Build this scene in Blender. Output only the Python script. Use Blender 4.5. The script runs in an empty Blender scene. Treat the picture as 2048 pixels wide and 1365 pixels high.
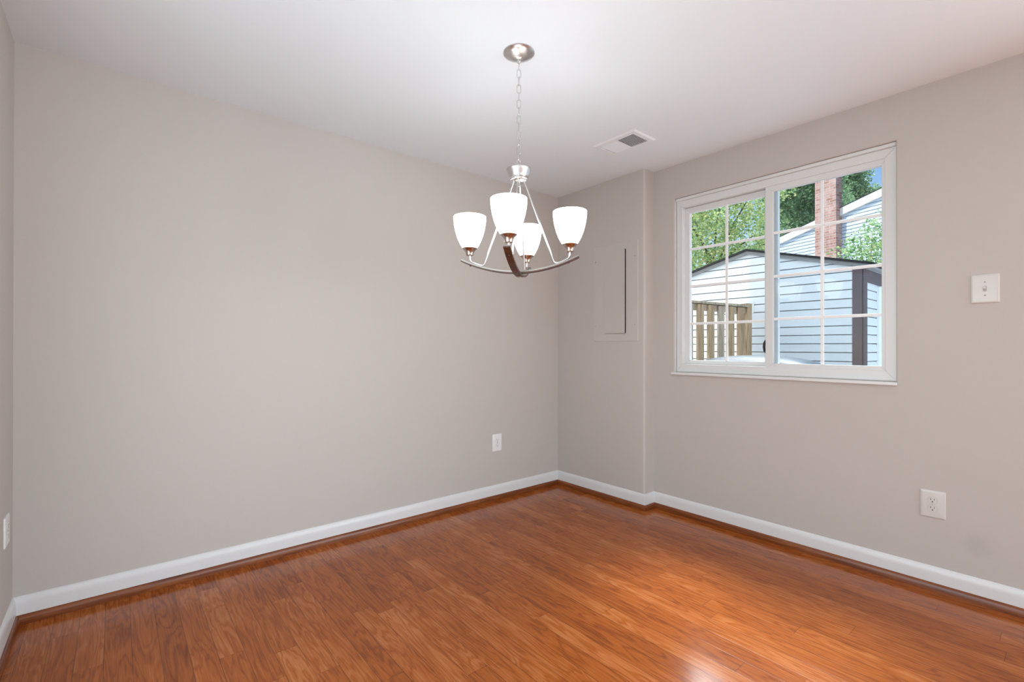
import bpy, math, random
from mathutils import Vector, Matrix
C = bpy.context.scene.collection
scene = bpy.context.scene
PI = math.pi
random.seed(11)

# ------------------------------------------------------------------ camera
cam_d = bpy.data.cameras.new('camera')
cam_d.sensor_width = 36.0
cam_d.lens = 949.80 / 2048 * 36.0
cam_d.shift_y = 9.9 / 2048
cam_d.clip_start = 0.05
cam_d.clip_end = 300
cam = bpy.data.objects.new('camera', cam_d)
C.objects.link(cam)
YAW, PITCH, ROLL = 0.87491, 0.00237, 0.00085
f_ = Vector((math.cos(YAW), math.sin(YAW), 0)); r_ = Vector((math.sin(YAW), -math.cos(YAW), 0)); u_ = Vector((0, 0, 1))
F_ = f_ * math.cos(PITCH) + u_ * math.sin(PITCH)
U_ = u_ * math.cos(PITCH) - f_ * math.sin(PITCH)
R3 = r_ * math.cos(ROLL) + U_ * math.sin(ROLL)
U3 = U_ * math.cos(ROLL) - r_ * math.sin(ROLL)
m = Matrix.Identity(4)
for i in range(3):
    m[i][0] = R3[i]; m[i][1] = U3[i]; m[i][2] = -F_[i]
m[0][3], m[1][3], m[2][3] = -2.89875, -2.85942, 1.16291
cam.matrix_world = m
scene.camera = cam

# ------------------------------------------------------------------ view, sky, sun, added fill lamps
vs = scene.view_settings
vs.view_transform = 'Standard'
vs.look = 'None'
vs.gamma = 1.0
vs.use_curve_mapping = False
vs.exposure = 0.0

SKY_STRENGTH = 0.2
SUN_STRENGTH = 4.6
SKY_FILL = 14          # added sun lamp standing in for sky light through the window
REAR_FILL = 62      # added fill lamp in a made-up opening behind the camera
LEFT_FILL = 34       # fill lamp added in an invented gap of the left wall
RIGHT_FILL = 112      # extra fill lamp, set in an added opening of the right wall
BULB = 0.5
SHADE_GLOW = 5.2
w = bpy.data.worlds.new('world'); scene.world = w
w.use_nodes = True
nt = w.node_tree
nt.nodes.clear()
sky = nt.nodes.new('ShaderNodeTexSky')
sky.sky_type = 'NISHITA'
sky.sun_disc = False
sky.sun_elevation = math.radians(45)
sky.sun_rotation = math.radians(-45)
sky.air_density = 1.0
sky.dust_density = 0.0
bg = nt.nodes.new('ShaderNodeBackground')
bg.inputs['Strength'].default_value = SKY_STRENGTH
wo = nt.nodes.new('ShaderNodeOutputWorld')
nt.links.new(sky.outputs[0], bg.inputs[0]); nt.links.new(bg.outputs[0], wo.inputs[0])

sun_d = bpy.data.lights.new('sun', 'SUN')
sun_d.energy = SUN_STRENGTH
sun_d.angle = math.radians(0.6)
sun_d.color = (1.0, 0.96, 0.9)
sun = bpy.data.objects.new('sun', sun_d); C.objects.link(sun)
sd = Vector((1, -1, -math.sqrt(2) * math.tan(math.radians(44)))).normalized()
sun.rotation_euler = sd.to_track_quat('-Z', 'Y').to_euler()
sun.location = (-6, 9, 12)

al = bpy.data.lights.new('rear_fill_lamp', 'AREA')  # unseen fill added behind the camera, no known source there
al.shape = 'RECTANGLE'; al.size = 2.0; al.size_y = 2.1
al.energy = REAR_FILL
al.color = (0.83, 0.955, 1.03)
alo = bpy.data.objects.new('rear_fill_lamp', al); C.objects.link(alo)
alo.location = (-0.95, -7.35, 1.15)
alo.rotation_euler = (math.radians(90), 0, 0)     # -Z of the lamp towards +Y

kd = bpy.data.lights.new('sky_fill_sun', 'SUN')  # second sun, added to brighten the floor before the window
kd.energy = SKY_FILL; kd.angle = math.radians(22); kd.color = (0.92, 0.97, 1.0)
ko = bpy.data.objects.new('sky_fill_sun', kd); C.objects.link(ko)
ko.rotation_euler = Vector((-1.0, -0.27, -1.35)).to_track_quat('-Z', 'Y').to_euler()
ko.location = (6, -1.5, 9)

rl = bpy.data.lights.new('right_fill_lamp', 'AREA')  # added fill that lifts the left walls, no known source
rl.shape = 'RECTANGLE'; rl.size = 1.9; rl.size_y = 2.0; rl.energy = RIGHT_FILL; rl.color = (0.83, 0.955, 1.03)
rlo = bpy.data.objects.new('right_fill_lamp', rl); C.objects.link(rlo)
rlo.location = (0.17, -5.0, 1.08)
rlo.rotation_euler = (PI / 2, 0, PI / 2)           # facing -X

gd = bpy.data.lights.new('floor_glint_lamp', 'SUN')     # added lamp, no such cloud: gives the floor its window glint
gd.energy = 1.2; gd.angle = math.radians(12); gd.color = (0.96, 0.98, 1.0)
go = bpy.data.objects.new('floor_glint_lamp', gd); C.objects.link(go)
go.rotation_euler = Vector((-0.85, -0.53, -0.79)).to_track_quat('-Z', 'Y').to_euler()
go.location = (9, 4, 8)

sl = bpy.data.lights.new('left_fill_lamp', 'AREA')  # added fill for the pier and window wall, source made up
sl.shape = 'RECTANGLE'; sl.size = 1.6; sl.size_y = 2.0; sl.energy = LEFT_FILL; sl.color = (0.83, 0.955, 1.03)
slo = bpy.data.objects.new('left_fill_lamp', sl); C.objects.link(slo)
slo.location = (-3.30, -1.95, 1.08)
slo.rotation_euler = (PI / 2, 0, -PI / 2)          # facing +X

# ------------------------------------------------------------------ room constants (metres)
H = 2.44
D = 0.1153          # window wall plane
XL = -3.2263        # left wall plane
YP = -0.8648        # end of the pier
YMIN = -7.3

# ------------------------------------------------------------------ materials
def new_mat(name):
    mt = bpy.data.materials.new(name); mt.use_nodes = True
    return mt, mt.node_tree, mt.node_tree.nodes['Principled BSDF']

def N(t, typ, **kw):
    n = t.nodes.new(typ)
    for k, v in kw.items():
        setattr(n, k, v)
    return n

def simple(name, col, rough=0.5, metal=0.0, bump=0.0, bscale=200, spec=0.5, vary=0.0, vscale=8):
    mt, t, b = new_mat(name)
    b.inputs['Base Color'].default_value = (*col, 1)
    b.inputs['Roughness'].default_value = rough
    b.inputs['Metallic'].default_value = metal
    b.inputs['Specular IOR Level'].default_value = spec
    geo = N(t, 'ShaderNodeNewGeometry')
    if bump:
        no = N(t, 'ShaderNodeTexNoise'); no.inputs['Scale'].default_value = bscale; no.inputs['Detail'].default_value = 3
        t.links.new(geo.outputs['Position'], no.inputs['Vector'])
        bp = N(t, 'ShaderNodeBump'); bp.inputs['Strength'].default_value = bump; bp.inputs['Distance'].default_value = 0.002
        t.links.new(no.outputs['Fac'], bp.inputs['Height']); t.links.new(bp.outputs[0], b.inputs['Normal'])
    if vary:
        n2 = N(t, 'ShaderNodeTexNoise'); n2.inputs['Scale'].default_value = vscale; n2.inputs['Detail'].default_value = 4
        t.links.new(geo.outputs['Position'], n2.inputs['Vector'])
        cr = N(t, 'ShaderNodeValToRGB')
        cr.color_ramp.elements[0].position = 0.3; cr.color_ramp.elements[1].position = 0.7
        cr.color_ramp.elements[0].color = (*[c * (1 - vary) for c in col], 1)
        cr.color_ramp.elements[1].color = (*[min(1, c * (1 + vary)) for c in col], 1)
        t.links.new(n2.outputs['Fac'], cr.inputs[0]); t.links.new(cr.outputs[0], b.inputs['Base Color'])
    return mt

WALLC = (0.535, 0.49, 0.457)
M = {}
M['wall'] = simple('wall_paint', WALLC, 0.55, bump=0.12, bscale=260, spec=0.3)
M['ceiling'] = simple('ceiling_paint', (0.825, 0.875, 0.905), 0.9, bump=0.1, bscale=200, spec=0.1)
M['trim'] = simple('white_trim_paint', (0.71, 0.70, 0.695), 0.3, spec=0.5)
M['panelpaint'] = simple('painted_steel', (0.55, 0.505, 0.472), 0.4)
M['vinyl'] = simple('white_vinyl', (0.70, 0.70, 0.69), 0.32)
M['bars'] = simple('daylit_grid_vinyl', (0.87, 0.87, 0.87), 0.35)  # whiter than the frame vinyl, to imitate daylight falling on the bars
M['plate'] = simple('ivory_plastic', (0.63, 0.605, 0.58), 0.25)
M['plate2'] = simple('white_plastic', (0.80, 0.79, 0.78), 0.28)
M['dark'] = simple('recess_shade', (0.02, 0.018, 0.016), 0.7)  # near-black, puts the shade of the panel cavity into the colour
M['slot'] = simple('dark_slot', (0.03, 0.025, 0.022), 0.6)
M['screw'] = simple('screw_metal', (0.45, 0.43, 0.41), 0.4, metal=0.8)
M['screwpaint'] = simple('painted_screw', (0.42, 0.39, 0.37), 0.5)
M['lockblack'] = simple('black_plastic', (0.02, 0.022, 0.025), 0.35)
M['ventwhite'] = simple('vent_enamel', (0.84, 0.875, 0.895), 0.45)
M['ventduct'] = simple('vent_duct', (0.24, 0.24, 0.24), 0.7)
M['vinylsiding'] = simple('pale_vinyl_siding', (0.63, 0.68, 0.72), 0.45, vary=0.03, vscale=3)
M['housesiding'] = simple('pale_blue_siding', (0.55, 0.62, 0.70), 0.5, vary=0.03, vscale=2)
M['fascia'] = simple('cream_fascia', (0.72, 0.68, 0.61), 0.5)
M['whitetrim'] = simple('exterior_white', (0.72, 0.76, 0.78), 0.4)
M['plum'] = simple('plum_brown_paint', (0.070, 0.038, 0.050), 0.9, spec=0.1, bump=0.2, bscale=60, vary=0.15, vscale=10)
M['shingle'] = simple('dark_shingle', (0.03, 0.03, 0.033), 0.95, spec=0.1, bump=0.5, bscale=80, vary=0.3, vscale=30)
M['soffit'] = simple('grey_soffit', (0.24, 0.245, 0.255), 0.8, spec=0.2)
M['grass'] = simple('pale_gravel', (0.42, 0.44, 0.46), 0.9, bump=0.6, bscale=60, vary=0.15, vscale=9)
M['bin'] = simple('slate_plastic', (0.035, 0.05, 0.062), 0.42, spec=0.06)
M['bark'] = simple('bark', (0.06, 0.05, 0.04), 0.9, bump=0.6, bscale=40, vary=0.3, vscale=12)
M['exterior'] = simple('exterior_wall', (0.45, 0.44, 0.42), 0.7)

def wall_smudged():
    mt = M['wall'].copy(); mt.name = 'wall_paint_smudged'
    t = mt.node_tree; b = t.nodes['Principled BSDF']
    geo = N(t, 'ShaderNodeNewGeometry')
    no = N(t, 'ShaderNodeTexNoise'); no.inputs['Scale'].default_value = 22; no.inputs['Detail'].default_value = 4
    t.links.new(geo.outputs['Position'], no.inputs['Vector'])
    ds = N(t, 'ShaderNodeVectorMath', operation='DISTANCE'); ds.inputs[1].default_value = (D, -2.556, 0.262)
    t.links.new(geo.outputs['Position'], ds.inputs[0])
    ma = N(t, 'ShaderNodeMath', operation='MULTIPLY_ADD'); ma.inputs[1].default_value = 0.09; t.links.new(no.outputs['Fac'], ma.inputs[0]); t.links.new(ds.outputs['Value'], ma.inputs[2])
    mr = N(t, 'ShaderNodeMapRange', interpolation_type='SMOOTHSTEP')
    mr.inputs['From Min'].default_value = 0.05; mr.inputs['From Max'].default_value = 0.115
    mr.inputs['To Min'].default_value = 0.55; mr.inputs['To Max'].default_value = 0.0
    t.links.new(ma.outputs[0], mr.inputs['Value'])
    mx = N(t, 'ShaderNodeMix', data_type='RGBA')
    mx.inputs['A'].default_value = (*WALLC, 1); mx.inputs['B'].default_value = (0.45, 0.42, 0.385, 1)
    t.links.new(mr.outputs[0], mx.inputs['Factor']); t.links.new(mx.outputs['Result'], b.inputs['Base Color'])
    return mt
M['wallsmudge'] = wall_smudged()

def nickel(name, col, rough, aniso=0.0):
    mt, t, b = new_mat(name)
    b.inputs['Base Color'].default_value = (*col, 1); b.inputs['Metallic'].default_value = 1.0
    b.inputs['Roughness'].default_value = rough
    if aniso:
        b.inputs['Anisotropic'].default_value = aniso
        tg = N(t, 'ShaderNodeTangent', direction_type='RADIAL', axis='Z')
        t.links.new(tg.outputs[0], b.inputs['Tangent'])
    return mt
M['nickel'] = nickel('brushed_nickel', (0.60, 0.58, 0.56), 0.28)
M['nickelspun'] = nickel('spun_nickel', (0.62, 0.60, 0.585), 0.28, 0.75)
M['bronze'] = nickel('warm_nickel', (0.50, 0.40, 0.34), 0.25, 0.4)
M['darkscrew'] = nickel('dark_bronze', (0.10, 0.075, 0.06), 0.4)
M['nickeldim'] = nickel('satin_nickel_bar', (0.27, 0.24, 0.22), 0.36)

def wood_mat(name, dark, mid, light, scale=(60, 4, 60), rough=0.4, bump=0.1):
    mt, t, b = new_mat(name)
    tc = N(t, 'ShaderNodeTexCoord')
    mp = N(t, 'ShaderNodeMapping'); mp.inputs['Scale'].default_value = scale
    t.links.new(tc.outputs['Object'], mp.inputs['Vector'])
    no = N(t, 'ShaderNodeTexNoise'); no.inputs['Scale'].default_value = 1.0; no.inputs['Detail'].default_value = 6; no.inputs['Distortion'].default_value = 0.6
    t.links.new(mp.outputs[0], no.inputs['Vector'])
    cr = N(t, 'ShaderNodeValToRGB')
    e = cr.color_ramp.elements
    e[0].position = 0.3; e[0].color = (*dark, 1); e[1].position = 0.72; e[1].color = (*light, 1)
    k = e.new(0.5); k.color = (*mid, 1)
    t.links.new(no.outputs['Fac'], cr.inputs[0]); t.links.new(cr.outputs[0], b.inputs['Base Color'])
    b.inputs['Roughness'].default_value = rough
    if bump:
        bp = N(t, 'ShaderNodeBump'); bp.inputs['Strength'].default_value = bump; bp.inputs['Distance'].default_value = 0.002
        t.links.new(no.outputs['Fac'], bp.inputs['Height']); t.links.new(bp.outputs[0], b.inputs['Normal'])
    return mt
M['walnut'] = wood_mat('dark_walnut', (0.05, 0.018, 0.009), (0.085, 0.030, 0.014), (0.12, 0.045, 0.021), (40, 40, 40), 0.4, 0.0)
M['shoe_x'] = wood_mat('shoe_wood_along_x', (0.11, 0.025, 0.004), (0.185, 0.045, 0.008), (0.27, 0.075, 0.013), (5, 90, 90), 0.3, 0.05)
M['shoe_y'] = wood_mat('shoe_wood_along_y', (0.11, 0.025, 0.004), (0.185, 0.045, 0.008), (0.27, 0.075, 0.013), (90, 5, 90), 0.3, 0.05)
M['fence'] = wood_mat('weathered_pine', (0.17, 0.125, 0.08), (0.34, 0.25, 0.155), (0.48, 0.37, 0.24), (40, 40, 3), 0.85, 0.4)
M['fencegrey'] = wood_mat('greyed_pine', (0.18, 0.155, 0.125), (0.34, 0.29, 0.225), (0.46, 0.41, 0.33), (40, 40, 3), 0.85, 0.4)

def floor_mat():
    mt, t, b = new_mat('oak_strip_floor')
    L = t.links.new
    geo = N(t, 'ShaderNodeNewGeometry')
    sep = N(t, 'ShaderNodeSeparateXYZ'); L(geo.outputs['Position'], sep.inputs[0])
    def math_(op, a, bb=None, c=None):
        n = N(t, 'ShaderNodeMath', operation=op)
        for i, v in enumerate((a, bb, c)):
            if v is None: continue
            if isinstance(v, (int, float)): n.inputs[i].default_value = v
            else: L(v, n.inputs[i])
        return n.outputs[0]
    W = 0.0826
    X = math_('DIVIDE', math_('ADD', sep.outputs['X'], 10.033), W)
    row = math_('FLOOR', X); fx = math_('FRACT', X)
    wn = N(t, 'ShaderNodeTexWhiteNoise', noise_dimensions='1D'); L(row, wn.inputs['W'])
    Y = math_('ADD', math_('DIVIDE', math_('ADD', sep.outputs['Y'], 20), 0.92), math_('MULTIPLY', wn.outputs['Value'], 7.3))
    # uneven board lengths: warp Y
    Yw = math_('ADD', Y, math_('MULTIPLY', math_('SINE', math_('MULTIPLY', Y, 2.1)), 0.3))
    col = math_('FLOOR', Yw); fy = math_('FRACT', Yw)
    idv = N(t, 'ShaderNodeCombineXYZ'); L(row, idv.inputs[0]); L(col, idv.inputs[1])
    wid = N(t, 'ShaderNodeTexWhiteNoise', noise_dimensions='3D'); L(idv.outputs[0], wid.inputs['Vector'])
    rnd = wid.outputs['Value']
    # grain coordinates, shifted per board
    gv = N(t, 'ShaderNodeCombineXYZ')
    L(math_('MULTIPLY', sep.outputs['X'], 1.0), gv.inputs[0]); L(sep.outputs['Y'], gv.inputs[1]); L(math_('MULTIPLY', rnd, 37.0), gv.inputs[2])
    mp1 = N(t, 'ShaderNodeMapping'); mp1.inputs['Scale'].default_value = (14, 1.8, 1.0); L(gv.outputs[0], mp1.inputs['Vector'])
    n1 = N(t, 'ShaderNodeTexNoise'); n1.inputs['Scale'].default_value = 1.0; n1.inputs['Detail'].default_value = 3.5; n1.inputs['Distortion'].default_value = 0.5
    L(mp1.outputs[0], n1.inputs['Vector'])
    rings = math_('SINE', math_('MULTIPLY', n1.outputs['Fac'], 62.0))
    rings = math_('POWER', math_('MULTIPLY_ADD', rings, 0.5, 0.5), 2.2)
    mp2 = N(t, 'ShaderNodeMapping'); mp2.inputs['Scale'].default_value = (190, 7, 1.0); L(gv.outputs[0], mp2.inputs['Vector'])
    n2 = N(t, 'ShaderNodeTexNoise'); n2.inputs['Scale'].default_value = 1.0; n2.inputs['Detail'].default_value = 4
    L(mp2.outputs[0], n2.inputs['Vector'])
    mp3 = N(t, 'ShaderNodeMapping'); mp3.inputs['Scale'].default_value = (9, 2.5, 1.0); L(gv.outputs[0], mp3.inputs['Vector'])
    n3 = N(t, 'ShaderNodeTexNoise'); n3.inputs['Scale'].default_value = 1.0; n3.inputs['Detail'].default_value = 2
    L(mp3.outputs[0], n3.inputs['Vector'])
    # tone: board random + cloud + grain
    tone = math_('ADD', math_('MULTIPLY_ADD', rnd, 0.22, 0.03), math_('MULTIPLY', n3.outputs['Fac'], 0.40))
    tone = math_('ADD', tone, math_('MULTIPLY_ADD', n2.outputs['Fac'], 0.52, -0.08))
    tone = math_('SUBTRACT', tone, math_('MULTIPLY', rings, 0.20))
    cr = N(t, 'ShaderNodeValToRGB'); e = cr.color_ramp.elements
    e[0].position = 0.12; e[0].color = (0.18, 0.038, 0.006, 1)
    e[1].position = 0.95; e[1].color = (0.57, 0.225, 0.075, 1)
    k = e.new(0.5); k.color = (0.36, 0.090, 0.012, 1)
    L(tone, cr.inputs[0])
    # seams
    dx = math_('MULTIPLY', math_('MINIMUM', fx, math_('SUBTRACT', 1.0, fx)), W)
    dy = math_('MULTIPLY', math_('MINIMUM', fy, math_('SUBTRACT', 1.0, fy)), 0.92)
    def line(dv, wd):
        mr = N(t, 'ShaderNodeMapRange'); mr.inputs['From Min'].default_value = wd * 0.3; mr.inputs['From Max'].default_value = wd
        mr.inputs['To Min'].default_value = 1; mr.inputs['To Max'].default_value = 0
        L(dv, mr.inputs['Value']); return mr.outputs[0]
    nv = N(t, 'ShaderNodeTexNoise'); nv.inputs['Scale'].default_value = 5.0; L(geo.outputs['Position'], nv.inputs['Vector'])
    seam = math_('MAXIMUM', line(dx, 0.0016), line(dy, 0.0016))
    seamv = math_('MULTIPLY', seam, math_('MULTIPLY_ADD', nv.outputs['Fac'], 1.1, 0.05))
    mx = N(t, 'ShaderNodeMix', data_type='RGBA'); mx.inputs['B'].default_value = (0.05, 0.014, 0.006, 1)
    L(cr.outputs[0], mx.inputs['A']); L(seamv, mx.inputs['Factor'])
    L(mx.outputs['Result'], b.inputs['Base Color'])
    n4 = N(t, 'ShaderNodeTexNoise'); n4.inputs['Scale'].default_value = 3.5; n4.inputs['Detail'].default_value = 5; L(geo.outputs['Position'], n4.inputs['Vector'])
    L(math_('MULTIPLY_ADD', n4.outputs['Fac'], 0.12, 0.10), b.inputs['Roughness'])
    b.inputs['Specular IOR Level'].default_value = 0.32
    hgt = math_('SUBTRACT', math_('MULTIPLY', n2.outputs['Fac'], 0.10), math_('MULTIPLY', seam, 0.5))
    hgt = math_('ADD', hgt, math_('MULTIPLY', rnd, 0.25))
    bp = N(t, 'ShaderNodeBump'); bp.inputs['Strength'].default_value = 0.22; bp.inputs['Distance'].default_value = 0.001
    L(hgt, bp.inputs['Height']); L(bp.outputs[0], b.inputs['Normal'])
    return mt
M['floor'] = floor_mat()

def brick_mat():
    mt, t, b = new_mat('red_brick')
    tc = N(t, 'ShaderNodeTexCoord')
    sep = N(t, 'ShaderNodeSeparateXYZ'); t.links.new(tc.outputs['Object'], sep.inputs[0])
    ad = N(t, 'ShaderNodeMath', operation='ADD'); t.links.new(sep.outputs[0], ad.inputs[0]); t.links.new(sep.outputs[1], ad.inputs[1])
    cv = N(t, 'ShaderNodeCombineXYZ'); t.links.new(ad.outputs[0], cv.inputs[0]); t.links.new(sep.outputs[2], cv.inputs[1])
    br = N(t, 'ShaderNodeTexBrick')
    br.inputs['Scale'].default_value = 1.0
    br.inputs['Brick Width'].default_value = 0.215; br.inputs['Row Height'].default_value = 0.075; br.inputs['Mortar Size'].default_value = 0.008
    br.inputs['Color1'].default_value = (0.34, 0.14, 0.10, 1); br.inputs['Color2'].default_value = (0.50, 0.29, 0.235, 1)
    br.inputs['Mortar'].default_value = (0.46, 0.40, 0.36, 1); br.inputs['Bias'].default_value = -0.1
    t.links.new(cv.outputs[0], br.inputs['Vector'])
    no = N(t, 'ShaderNodeTexNoise'); no.inputs['Scale'].default_value = 6.0; no.inputs['Detail'].default_value = 5; t.links.new(tc.outputs['Object'], no.inputs['Vector'])
    mx = N(t, 'ShaderNodeMix', data_type='RGBA'); mx.inputs['B'].default_value = (0.62, 0.42, 0.36, 1)
    mr = N(t, 'ShaderNodeMapRange'); mr.inputs['From Min'].default_value = 0.45; mr.inputs['From Max'].default_value = 0.75; mr.inputs['To Max'].default_value = 0.7
    t.links.new(no.outputs['Fac'], mr.inputs['Value']); t.links.new(mr.outputs[0], mx.inputs['Factor'])
    t.links.new(br.outputs['Color'], mx.inputs['A']); t.links.new(mx.outputs['Result'], b.inputs['Base Color'])
    b.inputs['Roughness'].default_value = 0.9
    bp = N(t, 'ShaderNodeBump'); bp.inputs['Strength'].default_value = 0.6; bp.inputs['Distance'].default_value = 0.01; bp.invert = True
    t.links.new(br.outputs['Fac'], bp.inputs['Height']); t.links.new(bp.outputs[0], b.inputs['Normal'])
    return mt
M['brick'] = brick_mat()

def leaf_mat(name, dark, mid, light, warm, scale=0.9):
    mt, t, b = new_mat(name)
    out = t.nodes['Material Output']
    geo = N(t, 'ShaderNodeNewGeometry')
    wn = N(t, 'ShaderNodeTexNoise'); wn.inputs['Scale'].default_value = scale; wn.inputs['Detail'].default_value = 3
    t.links.new(geo.outputs['Position'], wn.inputs['Vector'])
    ad = N(t, 'ShaderNodeMath', operation='MULTIPLY_ADD'); ad.inputs[1].default_value = 0.5
    t.links.new(geo.outputs['Random Per Island'], ad.inputs[0]); t.links.new(wn.outputs['Fac'], ad.inputs[2])
    cr = N(t, 'ShaderNodeValToRGB'); e = cr.color_ramp.elements
    e[0].position = 0.35; e[0].color = (*dark, 1); e[1].position = 1.08 if False else 1.0; e[1].color = (*warm, 1)
    k = e.new(0.62); k.color = (*mid, 1); k = e.new(0.85); k.color = (*light, 1)
    t.links.new(ad.outputs[0], cr.inputs[0]); t.links.new(cr.outputs[0], b.inputs['Base Color'])
    b.inputs['Roughness'].default_value = 0.45
    tr = N(t, 'ShaderNodeBsdfTranslucent'); t.links.new(cr.outputs[0], tr.inputs[0])
    ms = N(t, 'ShaderNodeMixShader'); ms.inputs[0].default_value = 0.4
    t.links.new(b.outputs[0], ms.inputs[1]); t.links.new(tr.outputs[0], ms.inputs[2]); t.links.new(ms.outputs[0], out.inputs[0])
    return mt
M['leafA'] = leaf_mat('maple_leaf', (0.12, 0.21, 0.10), (0.25, 0.39, 0.15), (0.42, 0.55, 0.21), (0.66, 0.62, 0.30))
M['leafB'] = leaf_mat('dark_leaf', (0.09, 0.17, 0.10), (0.18, 0.30, 0.15), (0.29, 0.43, 0.21), (0.38, 0.50, 0.25))
M['leafC'] = leaf_mat('mid_leaf', (0.08, 0.16, 0.08), (0.17, 0.29, 0.14), (0.28, 0.41, 0.19), (0.38, 0.48, 0.24))
M['leafS'] = leaf_mat('bright_leaf', (0.04, 0.11, 0.04), (0.11, 0.22, 0.07), (0.22, 0.35, 0.12), (0.40, 0.44, 0.2), 3.0)

def glass_mat(name, tint, fac_scale=1.0):
    mt = bpy.data.materials.new(name); mt.use_nodes = True
    t = mt.node_tree; t.nodes.clear()
    out = N(t, 'ShaderNodeOutputMaterial')
    tp = N(t, 'ShaderNodeBsdfTransparent'); tp.inputs[0].default_value = (*tint, 1)
    gl = N(t, 'ShaderNodeBsdfGlossy'); gl.inputs['Roughness'].default_value = 0.0
    fr = N(t, 'ShaderNodeFresnel'); fr.inputs['IOR'].default_value = 1.45
    mu = N(t, 'ShaderNodeMath', operation='MULTIPLY'); mu.inputs[1].default_value = fac_scale; t.links.new(fr.outputs[0], mu.inputs[0])
    ms = N(t, 'ShaderNodeMixShader'); t.links.new(mu.outputs[0], ms.inputs[0]); t.links.new(tp.outputs[0], ms.inputs[1]); t.links.new(gl.outputs[0], ms.inputs[2])
    t.links.new(ms.outputs[0], out.inputs[0])
    return mt
M['glass'] = glass_mat('clear_glass', (0.985, 0.995, 0.99), 0.4)
M['glass2'] = glass_mat('screened_glass', (0.89, 0.935, 0.96), 0.4)

def shade_mat():
    mt = bpy.data.materials.new('opal_glass'); mt.use_nodes = True
    t = mt.node_tree; b = t.nodes['Principled BSDF']; out = t.nodes['Material Output']
    b.inputs['Base Color'].default_value = (0.86, 0.88, 0.88, 1); b.inputs['Roughness'].default_value = 0.25
    b.inputs['Emission Color'].default_value = (0.97, 1.0, 1.0, 1); b.inputs['Emission Strength'].default_value = SHADE_GLOW
    tr = N(t, 'ShaderNodeBsdfTranslucent'); tr.inputs[0].default_value = (0.9, 0.91, 0.91, 1)
    ms = N(t, 'ShaderNodeMixShader'); ms.inputs[0].default_value = 0.5
    t.links.new(b.outputs[0], ms.inputs[1]); t.links.new(tr.outputs[0], ms.inputs[2]); t.links.new(ms.outputs[0], out.inputs[0])
    return mt
M['opal'] = shade_mat()

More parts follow.
